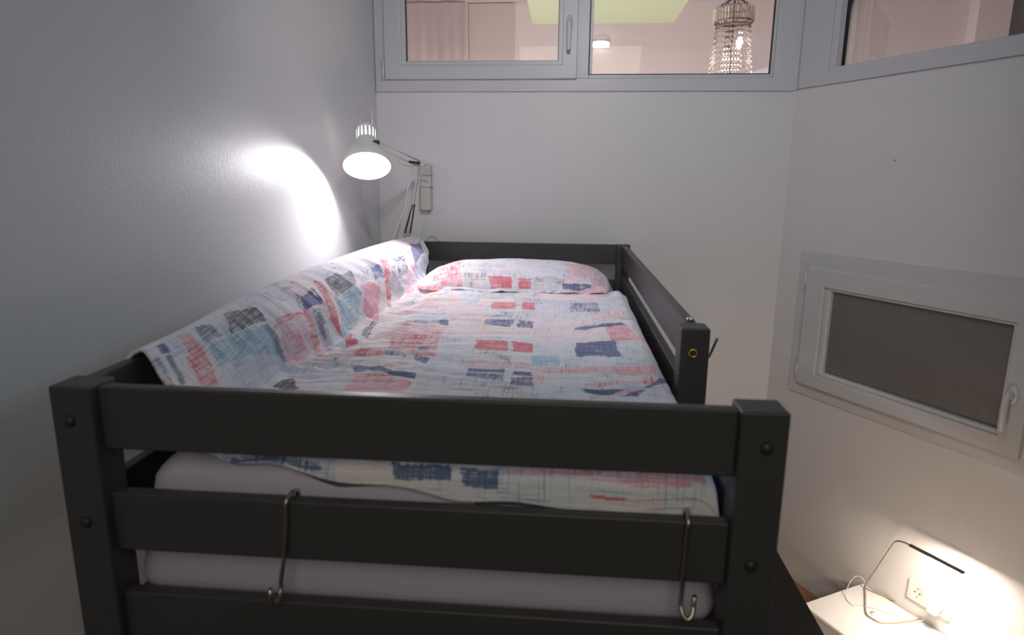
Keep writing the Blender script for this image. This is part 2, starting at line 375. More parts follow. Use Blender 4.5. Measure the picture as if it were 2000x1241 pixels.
#CLOTH-END
DUVET_PATCHES = [
    ('P', 0.25, [(0.812, 1.025),(0.972, 1.05),(0.968, 0.91),(0.816, 0.865)]),
    ('P', 0.45, [(0.972, 1.11),(1.06, 1.14),(1.068, 1.071),(0.972, 1.026)]),
    ('P', 0.25, [(0.812, 0.865),(1.008, 0.942),(1.012, 0.802),(0.82, 0.717)]),
    ('P', 0.65, [(1.008, 0.942),(1.068, 0.979),(1.088, 0.814),(1.012, 0.778)]),
    ('N', 0.85, [(0.92, 0.913),(1.056, 1.004),(1.068, 0.979),(0.92, 0.873)]),
    ('C', 0.35, [(1.012, 1.354),(1.072, 1.375),(1.068, 1.143),(1.004, 1.118)]),
    ('C', 0.45, [(1.02, 0.769),(1.084, 0.79),(1.088, 0.566),(1.02, 0.541)]),
    ('C', 0.3, [(0.924, 0.601),(1.016, 0.617),(1.084, 0.562),(0.928, 0.521)]),
    ('R', 0.7, [(0.652, 1.239),(0.732, 1.237),(0.74, 1.127),(0.668, 1.126)]),
    ('R', 0.8, [(0.752, 1.238),(0.792, 1.232),(0.796, 1.128),(0.76, 1.126)]),
    ('G', 0.35, [(0.7, 1.108),(0.8, 1.104),(0.8, 1.024),(0.7, 1.024)]),
    ('L', 0.35, [(0.8, 1.22),(0.904, 1.23),(0.908, 1.058),(0.808, 1.049)]),
    ('N', 0.55, [(0.904, 1.246),(1.0, 1.29),(1.004, 1.134),(0.912, 1.105)]),
    ('N', 0.7, [(0.672, 0.982),(0.748, 0.982),(0.752, 0.898),(0.672, 0.902)]),
    ('N', 0.75, [(0.764, 0.978),(0.808, 0.957),(0.812, 0.869),(0.768, 0.886)]),
    ('R', 0.8, [(0.68, 0.74),(0.76, 0.722),(0.768, 0.63),(0.692, 0.638)]),
    ('R', 0.85, [(0.772, 0.726),(0.82, 0.705),(0.824, 0.629),(0.78, 0.631)]),
    ('N', 0.9, [(0.924, 0.737),(1.024, 0.8),(1.024, 0.624),(0.924, 0.617)]),
    ('G', 0.55, [(0.736, 0.624),(0.776, 0.586),(0.78, 0.535),(0.736, 0.588)]),
    ('C', 0.3, [(0.82, 0.701),(0.92, 0.737),(0.924, 0.621),(0.824, 0.597)]),
    ('C', 0.7, [(0.824, 0.597),(0.888, 0.612),(0.888, 0.524),(0.828, 0.517)]),
    ('C', 0.45, [(0.892, 0.607),(0.932, 0.609),(0.936, 0.541),(0.896, 0.527)]),
    ('P', 0.5, [(0.696, 0.541),(0.784, 0.535),(0.788, 0.491),(0.7, 0.488)]),
    ('P', 0.45, [(0.792, 0.552),(0.828, 0.537),(0.832, 0.489),(0.792, 0.492)]),
    ('N', 0.9, [(0.704, 0.479),(0.776, 0.486),(0.78, 0.451),(0.704, 0.447)]),
    ('N', 0.7, [(0.704, 0.439),(0.78, 0.443),(0.784, 0.387),(0.704, 0.403)]),
    ('L', 0.45, [(0.704, 0.419),(0.784, 0.387),(0.788, 0.375),(0.708, 0.378)]),
    ('N', 0.9, [(0.796, 0.464),(0.836, 0.465),(0.836, 0.441),(0.796, 0.444)]),
    ('N', 0.75, [(0.796, 0.428),(0.836, 0.433),(0.84, 0.381),(0.796, 0.376)]),
    ('P', 0.5, [(0.856, 0.503),(0.944, 0.525),(0.952, 0.485),(0.856, 0.467)]),
    ('P', 0.6, [(0.944, 0.525),(1.092, 0.574),(1.084, 0.482),(0.952, 0.485)]),
    ('C', 0.25, [(0.86, 0.459),(0.984, 0.462),(0.976, 0.402),(0.86, 0.387)]),
    ('R', 0.5, [(0.936, 0.397),(1.096, 0.474),(1.092, 0.438),(0.936, 0.373)]),
    ('M', 0.95, [(0.932, 0.369),(1.044, 0.382),(1.036, 0.351),(0.94, 0.353)]),
    ('M', 0.95, [(1.044, 0.382),(1.14, 0.576),(1.136, 0.528),(1.04, 0.358)]),
    ('P', 0.6, [(0.944, 0.333),(1.1, 0.422),(1.136, 0.444),(0.948, 0.313)]),
    ('O', 0.35, [(0.4, 1.336),(0.532, 1.333),(0.564, 1.137),(0.424, 1.144)]),
    ('N', 0.55, [(0.464, 0.915),(0.564, 0.941),(0.58, 0.89),(0.452, 0.891)]),
    ('N', 0.8, [(0.544, 0.937),(0.564, 0.957),(0.576, 0.886),(0.552, 0.887)]),
    ('P', 0.5, [(0.452, 0.883),(0.572, 0.871),(0.596, 0.724),(0.448, 0.735)]),
    ('R', 0.5, [(0.468, 0.731),(0.576, 0.822),(0.616, 0.548),(0.496, 0.613)]),
    ('L', 0.55, [(0.484, 0.607),(0.54, 0.583),(0.604, 0.54),(0.5, 0.545)]),
    ('N', 0.65, [(0.556, 0.646),(0.58, 0.646),(0.584, 0.605),(0.568, 0.604)]),
    ('N', 0.75, [(0.568, 0.572),(0.604, 0.54),(0.608, 0.504),(0.58, 0.518)]),
    ('N', 0.55, [(0.492, 0.578),(0.544, 0.577),(0.556, 0.542),(0.496, 0.557)]),
    ('R', 0.65, [(0.42, 0.613),(0.48, 0.607),(0.5, 0.545),(0.436, 0.559)]),
    ('M', 0.85, [(0.464, 0.459),(0.516, 0.481),(0.608, 0.416),(0.608, 0.396)]),
    ('M', 0.85, [(0.46, 0.471),(0.52, 0.48),(0.528, 0.458),(0.48, 0.419)]),
    ('R', 0.7, [(0.5, 0.417),(0.56, 0.417),(0.612, 0.368),(0.612, 0.332)]),
    ('P', 0.65, [(0.492, 0.414),(0.596, 0.396),(0.612, 0.312),(0.5, 0.309)]),
    ('L', 0.5, [(0.364, 0.41),(0.384, 0.502),(0.448, 0.375),(0.448, 0.315)]),
    ('L', 0.55, [(0.38, 0.488),(0.4, 0.568),(0.432, 0.488),(0.424, 0.42)]),
    ('M', 0.4, [(0.384, 0.55),(0.396, 0.565),(0.432, 0.488),(0.42, 0.473)]),
    ('K', 0.85, [(0.352, 0.343),(0.356, 0.402),(0.416, 0.318),(0.356, 0.334)]),
    ('K', 0.6, [(0.368, 0.801),(0.352, 0.939),(0.364, 0.954),(0.408, 0.725)]),
    ('L', 0.35, [(0.42, 0.409),(0.48, 0.415),(0.5, 0.309),(0.44, 0.315)]),
    ('R', 0.85, [(0.352, 0.711),(0.352, 0.779),(0.4, 0.684),(0.38, 0.66)]),
    ('M', 0.85, [(0.136, 0.165),(0.14, 0.188),(0.16, 0.184),(0.156, 0.161)]),
    ('G', 0.8, [(0.16, 0.164),(0.16, 0.18),(0.224, 0.16),(0.224, 0.148)]),
    ('G', 0.6, [(0.156, 0.137),(0.156, 0.153),(0.216, 0.134),(0.212, 0.127)]),
    ('R', 0.55, [(0.14, 0.228),(0.148, 0.259),(0.188, 0.257),(0.18, 0.219)]),
    ('R', 0.6, [(0.176, 0.212),(0.188, 0.257),(0.268, 0.218),(0.248, 0.177)]),
    ('G', 0.65, [(0.144, 0.28),(0.152, 0.326),(0.184, 0.334),(0.176, 0.272)]),
    ('K', 0.7, [(0.148, 0.383),(0.176, 0.496),(0.22, 0.481),(0.196, 0.351)]),
    ('B', 0.6, [(0.18, 0.279),(0.228, 0.478),(0.3, 0.458),(0.236, 0.252)]),
    ('L', 0.4, [(0.236, 0.252),(0.304, 0.456),(0.332, 0.431),(0.272, 0.24)]),
    ('G', 0.85, [(0.228, 0.454),(0.232, 0.477),(0.32, 0.461),(0.32, 0.441)]),
    ('L', 0.2, [(0.176, 0.536),(0.196, 0.687),(0.232, 0.677),(0.228, 0.498)]),
    ('R', 0.3, [(0.228, 0.494),(0.24, 0.679),(0.364, 0.578),(0.344, 0.454)]),
    ('R', 0.55, [(0.228, 0.494),(0.24, 0.671),(0.256, 0.671),(0.248, 0.485)]),
    ('R', 0.6, [(0.236, 0.664),(0.244, 0.69),(0.36, 0.596),(0.336, 0.577)]),
    ('P', 0.55, [(0.268, 0.474),(0.276, 0.566),(0.356, 0.538),(0.344, 0.45)]),
    ('G', 0.4, [(0.184, 0.702),(0.184, 0.754),(0.232, 0.677),(0.224, 0.66)]),
    ('N', 0.9, [(0.2, 0.71),(0.2, 0.782),(0.248, 0.769),(0.24, 0.671)]),
    ('N', 0.85, [(0.192, 0.796),(0.196, 0.811),(0.244, 0.778),(0.248, 0.761)]),
    ('G', 0.5, [(0.248, 0.697),(0.252, 0.748),(0.356, 0.666),(0.356, 0.622)]),
    ('G', 0.85, [(0.264, 0.696),(0.26, 0.726),(0.328, 0.669),(0.312, 0.664)]),
    ('R', 0.65, [(0.18, 0.855),(0.192, 0.892),(0.292, 0.786),(0.288, 0.748)]),
    ('R', 0.75, [(0.284, 0.746),(0.292, 0.786),(0.36, 0.728),(0.332, 0.743)]),
    ('K', 0.65, [(0.188, 0.925),(0.184, 1.158),(0.252, 1.032),(0.248, 0.865)]),
    ('G', 0.35, [(0.2, 1.142),(0.196, 1.415),(0.26, 1.274),(0.248, 1.085)]),
    ('B', 0.5, [(0.248, 0.857),(0.256, 1.039),(0.332, 0.887),(0.332, 0.763)]),
    ('P', 0.75, [(0.24, 1.079),(0.256, 1.223),(0.36, 0.984),(0.316, 0.951)]),
    ('P', 0.7, [(0.296, 0.98),(0.312, 1.112),(0.368, 0.953),(0.356, 0.93)]),
    ('N', 0.8, [(0.208, 1.28),(0.216, 1.334),(0.256, 1.279),(0.24, 1.211)]),
    ('R', 0.7, [(0.192, 1.436),(0.196, 1.515),(0.276, 1.282),(0.272, 1.244)]),
    ('R', 0.55, [(0.268, 1.246),(0.28, 1.3),(0.364, 1.098),(0.34, 1.128)]),
    ('G', 0.55, [(0.232, 1.393),(0.224, 1.504),(0.276, 1.374),(0.276, 1.318)]),
    ('K', 0.6, [(0.204, 1.561),(0.224, 1.664),(0.28, 1.516),(0.268, 1.414)]),
    ('L', 0.45, [(0.272, 1.316),(0.276, 1.55),(0.328, 1.341),(0.304, 1.264)]),
    ('P', 0.45, [(0.264, 1.596),(0.276, 1.702),(0.304, 1.484),(0.304, 1.4)]),
    ('N', 0.75, [(0.176, 1.932),(0.18, 2.083),(0.244, 1.93),(0.272, 1.656)]),
    ('P', 0.55, [(0.312, 1.452),(0.312, 1.588),(0.352, 1.511),(0.356, 1.298)]),
    ('M', 0.75, [(0.408, 0.049),(0.548, 0.048),(0.552, 0.035),(0.424, 0.04)]),
    ('M', 0.9, [(0.652, 0.047),(0.74, 0.047),(0.74, 0.027),(0.656, 0.027)]),
    ('M', 0.85, [(0.756, 0.046),(0.808, 0.049),(0.808, 0.021),(0.756, 0.022)]),
    ('P', 0.65, [(0.82, 0.049),(1.096, 0.062),(1.1, 0.046),(0.812, 0.041)]),
    ('P', 0.7, [(0.972, 0.05),(1.088, 0.054),(1.076, 0.031),(0.976, 0.038)]),
    ('C', 0.3, [(0.812, 0.033),(1.096, 0.034),(1.1, 0.018),(0.832, 0.013)]),
    ('R', 0.8, [(0.932, 0.017),(1.108, 0.021),(1.128, 0.02),(0.936, 0.013)]),
]
PILLOW_PATCHES = [
    ('R', 0.55, [(-0.88, 0.106), (-0.612, 0.136), (-0.525, -1.0), (-0.839, -0.879)]),
    ('R', 0.55, [(-0.746, -0.789), (-0.538, -0.769), (-0.532, -1.0), (-0.759, -0.98)]),
    ('M', 0.5, [(-0.666, 0.437), (-0.505, 0.437), (-0.518, 0.437), (-0.692, 0.437)]),
    ('G', 0.3, [(-0.572, -0.216), (-0.251, -0.266), (-0.231, -0.658), (-0.538, -0.658)]),
    ('K', 0.4, [(-0.518, -0.719), (-0.278, -0.739), (-0.271, -0.899), (-0.505, -0.899)]),
    ('R', 0.75, [(-0.264, -0.819), (-0.003, -0.799), (0.01, -0.99), (-0.217, -0.99)]),
    ('R', 0.75, [(0.064, -0.839), (0.197, -0.849), (0.204, -0.99), (0.077, -0.99)]),
    ('G', 0.4, [(0.211, -0.819), (0.552, -0.839), (0.532, -0.93), (0.217, -0.92)]),
    ('P', 0.5, [(0.525, -0.095), (0.779, 0.447), (0.933, -0.508), (0.552, -0.839)]),
    ('N', 0.8, [(0.525, -0.92), (0.819, -0.879), (0.819, -1.0), (0.538, -1.0)]),
    ('P', 0.6, [(0.806, -0.719), (0.94, -0.387), (0.953, -0.809), (0.826, -0.98)]),
    ('L', 0.25, [(0.07, -0.206), (0.505, -0.045), (0.525, -0.769), (0.097, -0.769)]),
]
# ---------------------------------------------------------------- the room
ZC = 1.55; FL = -1.58
struct(MB().box((-1.6, -2.2, FL-.06), (5.6, 5.0, FL)).build('floor', FLOORM))
m = MB(); m.box((XL-.12, -1.25, FL), (XL, YF+.12, ZC)); struct(m.build('wall_left', WALL))
m = MB()
m.box((XL, -.12, FL), (XC+.07, 0, .68), FW); m.box((XL, -.12, 1.42), (XC+.07, 0, ZC), FW)
struct(m.build('wall_far', WALL))
WS = 2.7
m = MB()
m.box((0, -.12, FL), (.165, 0, .687), RW); m.box((1.125, -.12, FL), (WS, 0, .687), RW)
m.box((.165, -.12, FL), (1.125, 0, -.630), RW); m.box((.165, -.12, -.045), (1.125, 0, .687), RW)
m.box((0, -.12, 1.42), (WS, 0, ZC), RW); m.box((1.9, -.12, .687), (WS, 0, 1.42), RW)
struct(m.build('wall_right', WALL))
p = Vector((XC, YF, 0)) + DV*WS
m = MB(); m.add([(XL-.12, -1.25, ZC), (p.x, -1.25, ZC), (p.x, p.y, ZC), (XC, YF, ZC), (XL-.12, YF, ZC), (XL-.12, -1.25, ZC+.08), (p.x, -1.25, ZC+.08), (p.x, p.y, ZC+.08), (XC, YF, ZC+.08), (XL-.12, YF, ZC+.08)],
      [(0, 1, 2, 3, 4), (9, 8, 7, 6, 5), (0, 5, 6, 1), (1, 6, 7, 2), (2, 7, 8, 3), (3, 8, 9, 4), (4, 9, 5, 0)])
struct(m.build('ceiling', CEIL))

# ---------------------------------------------------------------- windows
def frame_boxes(m, s0, s1, z0, z1, w, d0, d1, xf):
    """mitred rectangular frame; w = (left, right, bottom, top)"""
    l, r, b, t = w
    O = [(s0, z0), (s1, z0), (s1, z1), (s0, z1)]; I = [(s0+l, z0+b), (s1-r, z0+b), (s1-r, z1-t), (s0+l, z1-t)]
    for i in range(4):
        j = (i+1) % 4; q = [O[i], O[j], I[j], I[i]]
        vs = [(a, d0, b_) for a, b_ in q] + [(a, d1, b_) for a, b_ in q]
        m.add(vs, [(0, 1, 2, 3), (7, 6, 5, 4), (0, 4, 5, 1), (2, 6, 7, 3)], xf)
    return m
def hinge(parent, s, z, d, xf, h=.06):
    m = MB(); P = Vector(xf(Vector((s, d, z)))); m.tube([P-Vector((0, 0, h/2)), P+Vector((0, 0, h/2))], .0055, 10)
    m.tube([P-Vector((0, 0, h/2+.008)), P-Vector((0, 0, h/2+.001))], .0035, 8); m.tube([P+Vector((0, 0, h/2+.001)), P+Vector((0, 0, h/2+.008))], .0045, 8)
    return m.build('hinge', HANDLE, parent)
def handle(parent, s, z, d, xf):
    """oval rose and a lever hanging down"""
    m = MB(); 
    def T(p): return xf(Vector((s+p.x, d+p.y, z+p.z)))
    vs = []; n = 20
    for y, k in ((0, 1), (.008, 1), (.011, .85)):
        for i in range(n):
            a = 2*math.pi*i/n; vs.append((.016*k*math.cos(a), y, .033*k*math.sin(a)))
    fs = [(r*n+i, r*n+(i+1) % n, (r+1)*n+(i+1) % n, (r+1)*n+i) for r in range(2) for i in range(n)] + [tuple(range(2*n, 3*n))]
    m.add(vs, fs, T, True)
    m.tube([(0, .008, 0), (0, .036, 0)], .009, 12, T)
    path = bez([(0, .030, .006), (0, .040, -.004), (0, .043, -.03), (0, .042, -.08), (0, .040, -.118)], 6)
    m.tube(path, [.009+.002*math.sin(i/len(path)*3.1) for i in range(len(path))], 12, T)
    return m.build('handle', HANDLE, parent)

# window above the far wall: opening sash on the left, fixed pane on the right
w1 = thing('window_1', None, None, (.75, YF, .68), kind='structure')
m = MB(); frame_boxes(m, XL+.002, XC-.006, .68, 1.42, (.075, .10, .055, .06), -.07, .012, FW)
m.build('window_frame', PVC, w1, bevel=.003)
MB().box((.735, -.07, .735), (.79, .010, 1.36), FW).build('mullion', PVC, w1, bevel=.003)
m = MB(); frame_boxes(m, .79, 1.602, .735, 1.372, (.016, .016, .018, .016), -.02, .004, FW); m.build('glazing_bead', PVC, w1, bevel=.002)
sx = MB(); frame_boxes(sx, -.141, .738, .732, 1.372, (.080, .066, .060, .06), -.035, .030, FW)
sash = sx.build('sash', PVC, w1, bevel=.004)
m = MB(); frame_boxes(m, -.064, .675, .789, 1.315, (.022, .022, .022, .022), -.02, .022, FW); m.build('glazing_bead', PVC, sash, bevel=.003)
m = MB(); frame_boxes(m, -.0435, .6545, .8095, 1.295, (.0035, .0035, .0035, .0035), -.01, .012, FW); m.build('gasket', GASK, sash)
MB().box((-.043, -.004, .810), (.654, .002, 1.296), FW).build('pane', PANE, sash)
handle(sash, .700, .965, .030, FW); hinge(sash, -.148, .775, .026, FW, .075)
m = MB(); frame_boxes(m, .791, 1.588, .7515, 1.357, (.0035, .0035, .0035, .0035), -.012, .005, FW); m.build('gasket', GASK, w1)
MB().box((.792, -.008, .752), (1.588, -.002, 1.357), FW).build('pane', PANE, w1)
# corner cover strip
m = MB(); m.box((-.004, -.02, .684), (.016, .020, 1.42), RW); m.build('corner_strip', PVC, w1, bevel=.003)

# window above the right wall: one fixed pane
w2 = thing('window_2', None, None, tuple(RW(Vector((.95, 0, .687)))), kind='structure')
m = MB(); frame_boxes(m, .018, 1.9, .687, 1.42, (.150, .10, .045, .06), -.07, .012, RW); m.build('window_frame', PVC, w2, bevel=.003)
m = MB(); frame_boxes(m, .150, 1.82, .718, 1.38, (.046, .02, .035, .03), -.055, .004, RW); m.build('glazing_bead', PVC, w2, bevel=.003)
m = MB(); frame_boxes(m, .1925, 1.802, .7485, 1.352, (.005, .004, .0045, .004), -.05, -.030, RW); m.build('gasket', GASK, w2)
MB().box((.195, -.045, .752), (1.80, -.039, 1.352), RW).build('pane', PANE, w2)

# small hatch window low in the right wall
w3 = thing('window_3', None, None, tuple(RW(Vector((.64, 0, -.66)))), kind='structure')
m = MB(); frame_boxes(m, .128, 1.165, -.662, -.012, (.064, .070, .064, .078), -.05, .008, RW); m.build('window_frame', PVC, w3, bevel=.002)
sx = MB(); frame_boxes(sx, .186, 1.104, -.608, -.080, (.095, .072, .060, .078), -.012, .030, RW)
sash = sx.build('sash', PVC, w3, bevel=.005)
m = MB(); frame_boxes(m, .280, 1.033, -.550, -.156, (.030, .012, .018, .014), -.010, .020, RW); m.build('glazing_bead', PVC, sash, bevel=.007)
o = MB().box((.306, -.006, -.536), (1.025, 0, -.166), RW).build('pane', RIB, sash)
at = o.data.attributes.new('flat', 'FLOAT_VECTOR', 'POINT'); vv = np.zeros((len(o.data.vertices), 3), np.float32)
for i, v in enumerate(o.data.vertices):
    P = v.co + o.location + parent_origin(sash) - Vector((XC, YF, 0)); vv[i] = (P.x*DV.x+P.y*DV.y, P.z, 0)
at.data.foreach_set('vector', vv.ravel())
handle(sash, 1.062, -.395, .030, RW); hinge(sash, .178, -.140, .022, RW, .07); hinge(sash, .178, -.560, .022, RW, .07)
m = MB(); m.box((.12, -.42, -.72), (1.2, -.40, .05), RW); m.box((.12, -.40, -.72), (.14, -.121, .05), RW); m.box((1.18, -.40, -.72), (1.2, -.121, .05), RW)  # added closed box behind the low window, keeps its pane dark
m.box((.14, -.40, -.72), (1.18, -.121, -.70), RW); m.box((.14, -.40, .03), (1.18, -.121, .05), RW)
struct(m.build('wall_closure_box', CLOSURE))

# ---------------------------------------------------------------- the room behind the glass
struct(MB().box((-1.6, 4.5, FL), (5.6, 4.6, 1.75)).build('wall_back', PINK))
struct(MB().box((-1.6, -1.2, FL), (-1.5, 4.5, 1.75)).build('wall_hall_left', PINK))
struct(MB().box((5.5, -1.2, FL), (5.6, 4.5, 1.75)).build('wall_hall_right', PINK))
struct(MB().box((-1.6, YF+.15, 1.66), (5.6, 4.6, 1.75)).build('ceiling_hall', PINK))
m = MB(); m.box((-1.5, 4.46, 1.606), (3.5, 4.5, 1.66)); struct(m.build('trim_1', PINK2, bevel=.006))
m = MB(); m.box((-.079, 4.485, FL), (.274, 4.5, 1.60)); struct(m.build('trim_2', PINK2))
m = MB(); m.box((3.57, 4.38, FL), (3.80, 4.5, 1.66)); struct(m.build('trim_3', PINK, bevel=.005))
d4 = thing('door_1', None, None, (4.4, 4.46, FL), kind='structure')
MB().box((3.80, 4.44, FL), (5.1, 4.5, 1.66)).build('door_panel', GREY, d4, bevel=.004)
m = MB(); n = 90; vs = []
for zz in (FL+.02, 1.60):
    for i in range(n+1):
        x = -1.30+1.20*i/n; vs.append((x, 4.45+.004*math.sin(i*.95)+.004*math.sin(i*.37), zz))
m.add(vs, [(i, i+1, n+2+i, n+1+i) for i in range(n)], None, True)
tag(m.build('curtain', CURT, solid=.004), 'pale pink curtain in soft folds behind the left window sash', 'curtain')
gp = thing('reflection_panel', 'pale green panel put behind the glass for a green reflection in it', 'reflection panel', (.9, 3.3, 1.30))  # added panel, stands in for a green reflection in the pane
MB().box((.448, 2.75, 1.30), (1.375, 3.82, 1.335)).build('panel', GREEN, gp, bevel=.003)
for x in (.55, 1.27):
    for y in (2.85, 3.72): MB().tube([(x, y, 1.33), (x, y, 1.665)], .004, 8).build('hanging_rod', STEEL, gp)

wl = thing('pane_reflection', 'small glowing oval added for the lamp reflection in the right pane', 'lamp', (.93, 4.5, 1.29))  # glowing oval stands in for a reflection in the window glass
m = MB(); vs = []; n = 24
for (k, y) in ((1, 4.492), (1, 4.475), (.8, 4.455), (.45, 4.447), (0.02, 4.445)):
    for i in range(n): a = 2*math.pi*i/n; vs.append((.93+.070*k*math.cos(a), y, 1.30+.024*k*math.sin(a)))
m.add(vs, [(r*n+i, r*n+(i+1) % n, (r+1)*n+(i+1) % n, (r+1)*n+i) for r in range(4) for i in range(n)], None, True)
m.build('reflection_oval', mat('lit_reflection', (.9, .9, .9), .4, emit=(1, .95, .93), es=2.2), wl)
MB().box((.855, 4.491, 1.272), (1.005, 4.4995, 1.328)).build('oval_back', PINK, wl, bevel=.003)

# chandelier
CX, CY = 1.640, 3.3
ch = thing('chandelier', 'crystal bead chandelier hanging in the pink room', 'chandelier', (CX, CY, 1.31))
m = MB(); m.tube([(CX, CY, 1.66), (CX, CY, 1.30)], .005, 8); m.tube([(CX, CY, 1.30), (CX, CY, .62)], .004, 8)
m.lathe([(0, .04), (.02, .04), (.03, .012)], (CX, CY, 1.66), (0, 0, -1), 20); m.build('stem', BRONZE, ch)
def ring(z, r, t=.004):
    return MB().tube([(CX+r*math.cos(a), CY+r*math.sin(a), z) for a in [2*math.pi*i/40 for i in range(41)]], t, 6, caps=False).build('ring', BRONZE, ch)
ring(1.262, .100); ring(1.185, .106, .005); ring(1.165, .092); ring(.60, .150)
for i in range(8):
    a = 2*math.pi*i/8; c, s_ = math.cos(a), math.sin(a)
    MB().tube(bez([(CX, CY, 1.315), (CX+.04*c, CY+.04*s_, 1.30), (CX+.10*c, CY+.10*s_, 1.262)], 5), .003, 6).build('arm', BRONZE, ch)
    MB().tube([(CX+.106*c, CY+.106*s_, 1.185), (CX, CY, 1.16)], .003, 6).build('spoke', BRONZE, ch)
for z in (1.14, 1.11, 1.06, 1.03): MB().lathe([(0, .006), (.006, .026), (.012, .006)], (CX-.02, CY, z), (0, 0, -1), 16).build('drip_disc', BRONZE, ch)
MB().lathe([(0, .004), (.01, .014), (.03, .019), (.05, .014), (.065, .004)], (CX+.035, CY-.03, 1.10), (0, 0, -1), 16).build('bulb', BULB, ch)
# crystal bars of the crown: one shared mesh
def crystal_bar():
    m = MB(); n = 6; vs = []
    for z, r in ((-.005, .001), (-.012, .006), (-.078, .006), (-.088, .001)):
        for k in range(n): a = 2*math.pi*k/n; vs.append((.110+r*math.cos(a), r*1.2*math.sin(a), z))
    m.add(vs, [(j*n+k, j*n+(k+1) % n, (j+1)*n+(k+1) % n, (j+1)*n+k) for j in range(3) for k in range(n)]); return m
NB = 40
for i in range(NB):
    if i == 0:
        m = crystal_bar(); m.v = [(a, b, c-H) for a, b, c in m.v]
        me = bpy.data.meshes.new('crystal_bar'); me.from_pydata(m.v, [], m.f); me.materials.append(CRYST); me.validate()
    o = bpy.data.objects.new('crystal_bar', me); COL.objects.link(o); o.parent = ch; o.location = (0, 0, 1.268-1.31); o.rotation_euler = (0, 0, 2*math.pi*i/NB)
vs = []; fs = []
for j in range(21):
    t = j/20; z = -.005-.560*t; rr = .094 + .058*t**1.25
    k0 = len(vs); s_ = .0085
    vs += [(rr, 0, z+.0125), (rr+s_, 0, z), (rr, s_, z), (rr-s_, 0, z), (rr, -s_, z), (rr, 0, z-.0125)]
    fs += [(k0, k0+1, k0+2), (k0, k0+2, k0+3), (k0, k0+3, k0+4), (k0, k0+4, k0+1), (k0+5, k0+2, k0+1), (k0+5, k0+3, k0+2), (k0+5, k0+4, k0+3), (k0+5, k0+1, k0+4)]
mes = bpy.data.meshes.new('bead_strand'); mes.from_pydata(vs, [], fs); mes.materials.append(CRYST)
for i in range(40):
    o = bpy.data.objects.new('bead_strand', mes); COL.objects.link(o); o.parent = ch; o.location = (0, 0, 1.165-1.31); o.rotation_euler = (0, 0, 2*math.pi*i/40)

# ---------------------------------------------------------------- the bunk bed
L = 2.2074; PW = .061
bed = thing('bunk_bed', 'charcoal painted wooden high bed with slatted rails around the mattress', 'bed', (.5, 1.1, FL))
def bolt(parent, x, z, y=0.0, r=.0085):
    m = MB(); m.lathe([(0, r*1.05), (-.002, r), (-.005, r*.75), (-.006, .0005)], (x, y, z), (0, 1, 0), 18); return m.build('bolt_cap', CAP, parent)
def post(x0, y0, x1, y1, z0=FL):
    return MB().box((x0, y0, z0), (x1, y1, 0)).build('post', CHAR, bed, bevel=.004, seg=3)
pl = post(0, 0, PW, .055); bolt(pl, .027, -.050); bolt(pl, .030, -.205)
pr = post(1-PW, 0, 1, .055); bolt(pr, .973, -.048); bolt(pr, .967, -.215)
post(0, L-.05, PW, L); pfr = post(1-PW, L-.05, 1, L)
pm = post(1-.057, .472, 1, .530, -.30)
m = MB(); vs = [(.968+.0075*math.cos(2*math.pi*i/24), .4705, -.050+.0075*math.sin(2*math.pi*i/24)) for i in range(25)]
m.tube(vs, .0022, 8, caps=False); o = m.build('eyelet', BRASS, pm); o['label'] = 'brass ring set in the post'
for py in (.545, L-.060):
    m = MB(); m.lathe([(0, .001), (0, .008), (-.006, .008), (-.009, .005), (-.010, .0005)], (.973, py, .0), (0, 0, -1), 16); m.build('guard_screw', STEEL, bed)
def rail(x0, y0, z0, x1, y1, z1): return MB().box((x0, y0, z0), (x1, y1, z1)).build('rail', CHAR, bed, bevel=.0035, seg=3)
for z1, z0 in ((-.004, -.0975), (-.165, -.257), (-.327, -.42)): rail(PW-.001, .0164, z0, 1-PW+.001, .0375, z1)
for z1, z0 in ((0, -.0885), (-.161, -.30)): rail(PW-.001, L-.037, z0, 1-PW+.001, L-.015, z1)
rail(.012, .05, -.085, .034, L-.045, -.001); rail(.012, .05, -.30, .034, L-.045, -.165)
rail(.960, .525, -.085, .985, L-.045, 0); rail(.962, .525, -.32, .984, L-.045, -.133); rail(.962, .05, -.34, .984, .474, -.175)
m = MB(); m.box((.034, .040, -.40), (.962, L-.045, -.3685)); m.build('mattress_base', CHAR, bed, bevel=.002)

# S hooks over the second foot rail
def s_hook(nm, x, ztop, lean, label, grp=None):
    yb, yf = .044, .010; zt = ztop
    t = thing(nm, label, 'hook', (x, .01, zt-.16), grp)
    top = bez([(x+.002, yb, zt-.020), (x+.002, yb, zt-.003), (x+.002, (yb+yf)/2, zt+.004), (x, yf, zt-.003), (x-.001, yf, zt-.03), (x-lean*.5, yf, zt-.085), (x-lean, yf-.001, zt-.128)], 8)
    bot = [(x-lean+.0*k, yf-.017+.017*math.cos(a), zt-.132-.017*math.sin(a)) for k, a in enumerate([math.pi*i/12 for i in range(13)])]
    bot += [(x-lean, yf-.034, zt-.118)]
    return t, top, bot
t, top, bot = s_hook('s_hook', .327, -.160, .016, 'tarnished steel S hook over the foot rail on the left, above the beige gap')
MB().tube(top+[Vector(p) for p in bot], .0032, 10).build('wire', HOOKM, t)
t, top, bot = s_hook('s_hook', .884, -.160, .004, 'steel S hook over the foot rail beside the right corner post')
bot = [(.884-.003+.0085-.0085*math.cos(a), .008-.010*math.sin(a), -.285-.016*math.sin(a)) for a in [math.pi*i/12 for i in range(13)]] + [(.8985, .006, -.270)]
MB().tube(top[:-6]+[Vector(p) for p in bot], .0034, 10).build('wire', HOOKM, t)
t = thing('coat_hook', 'small metal hook sticking out behind the brass-ringed short post', 'hook', (1.0, .45, -.06))
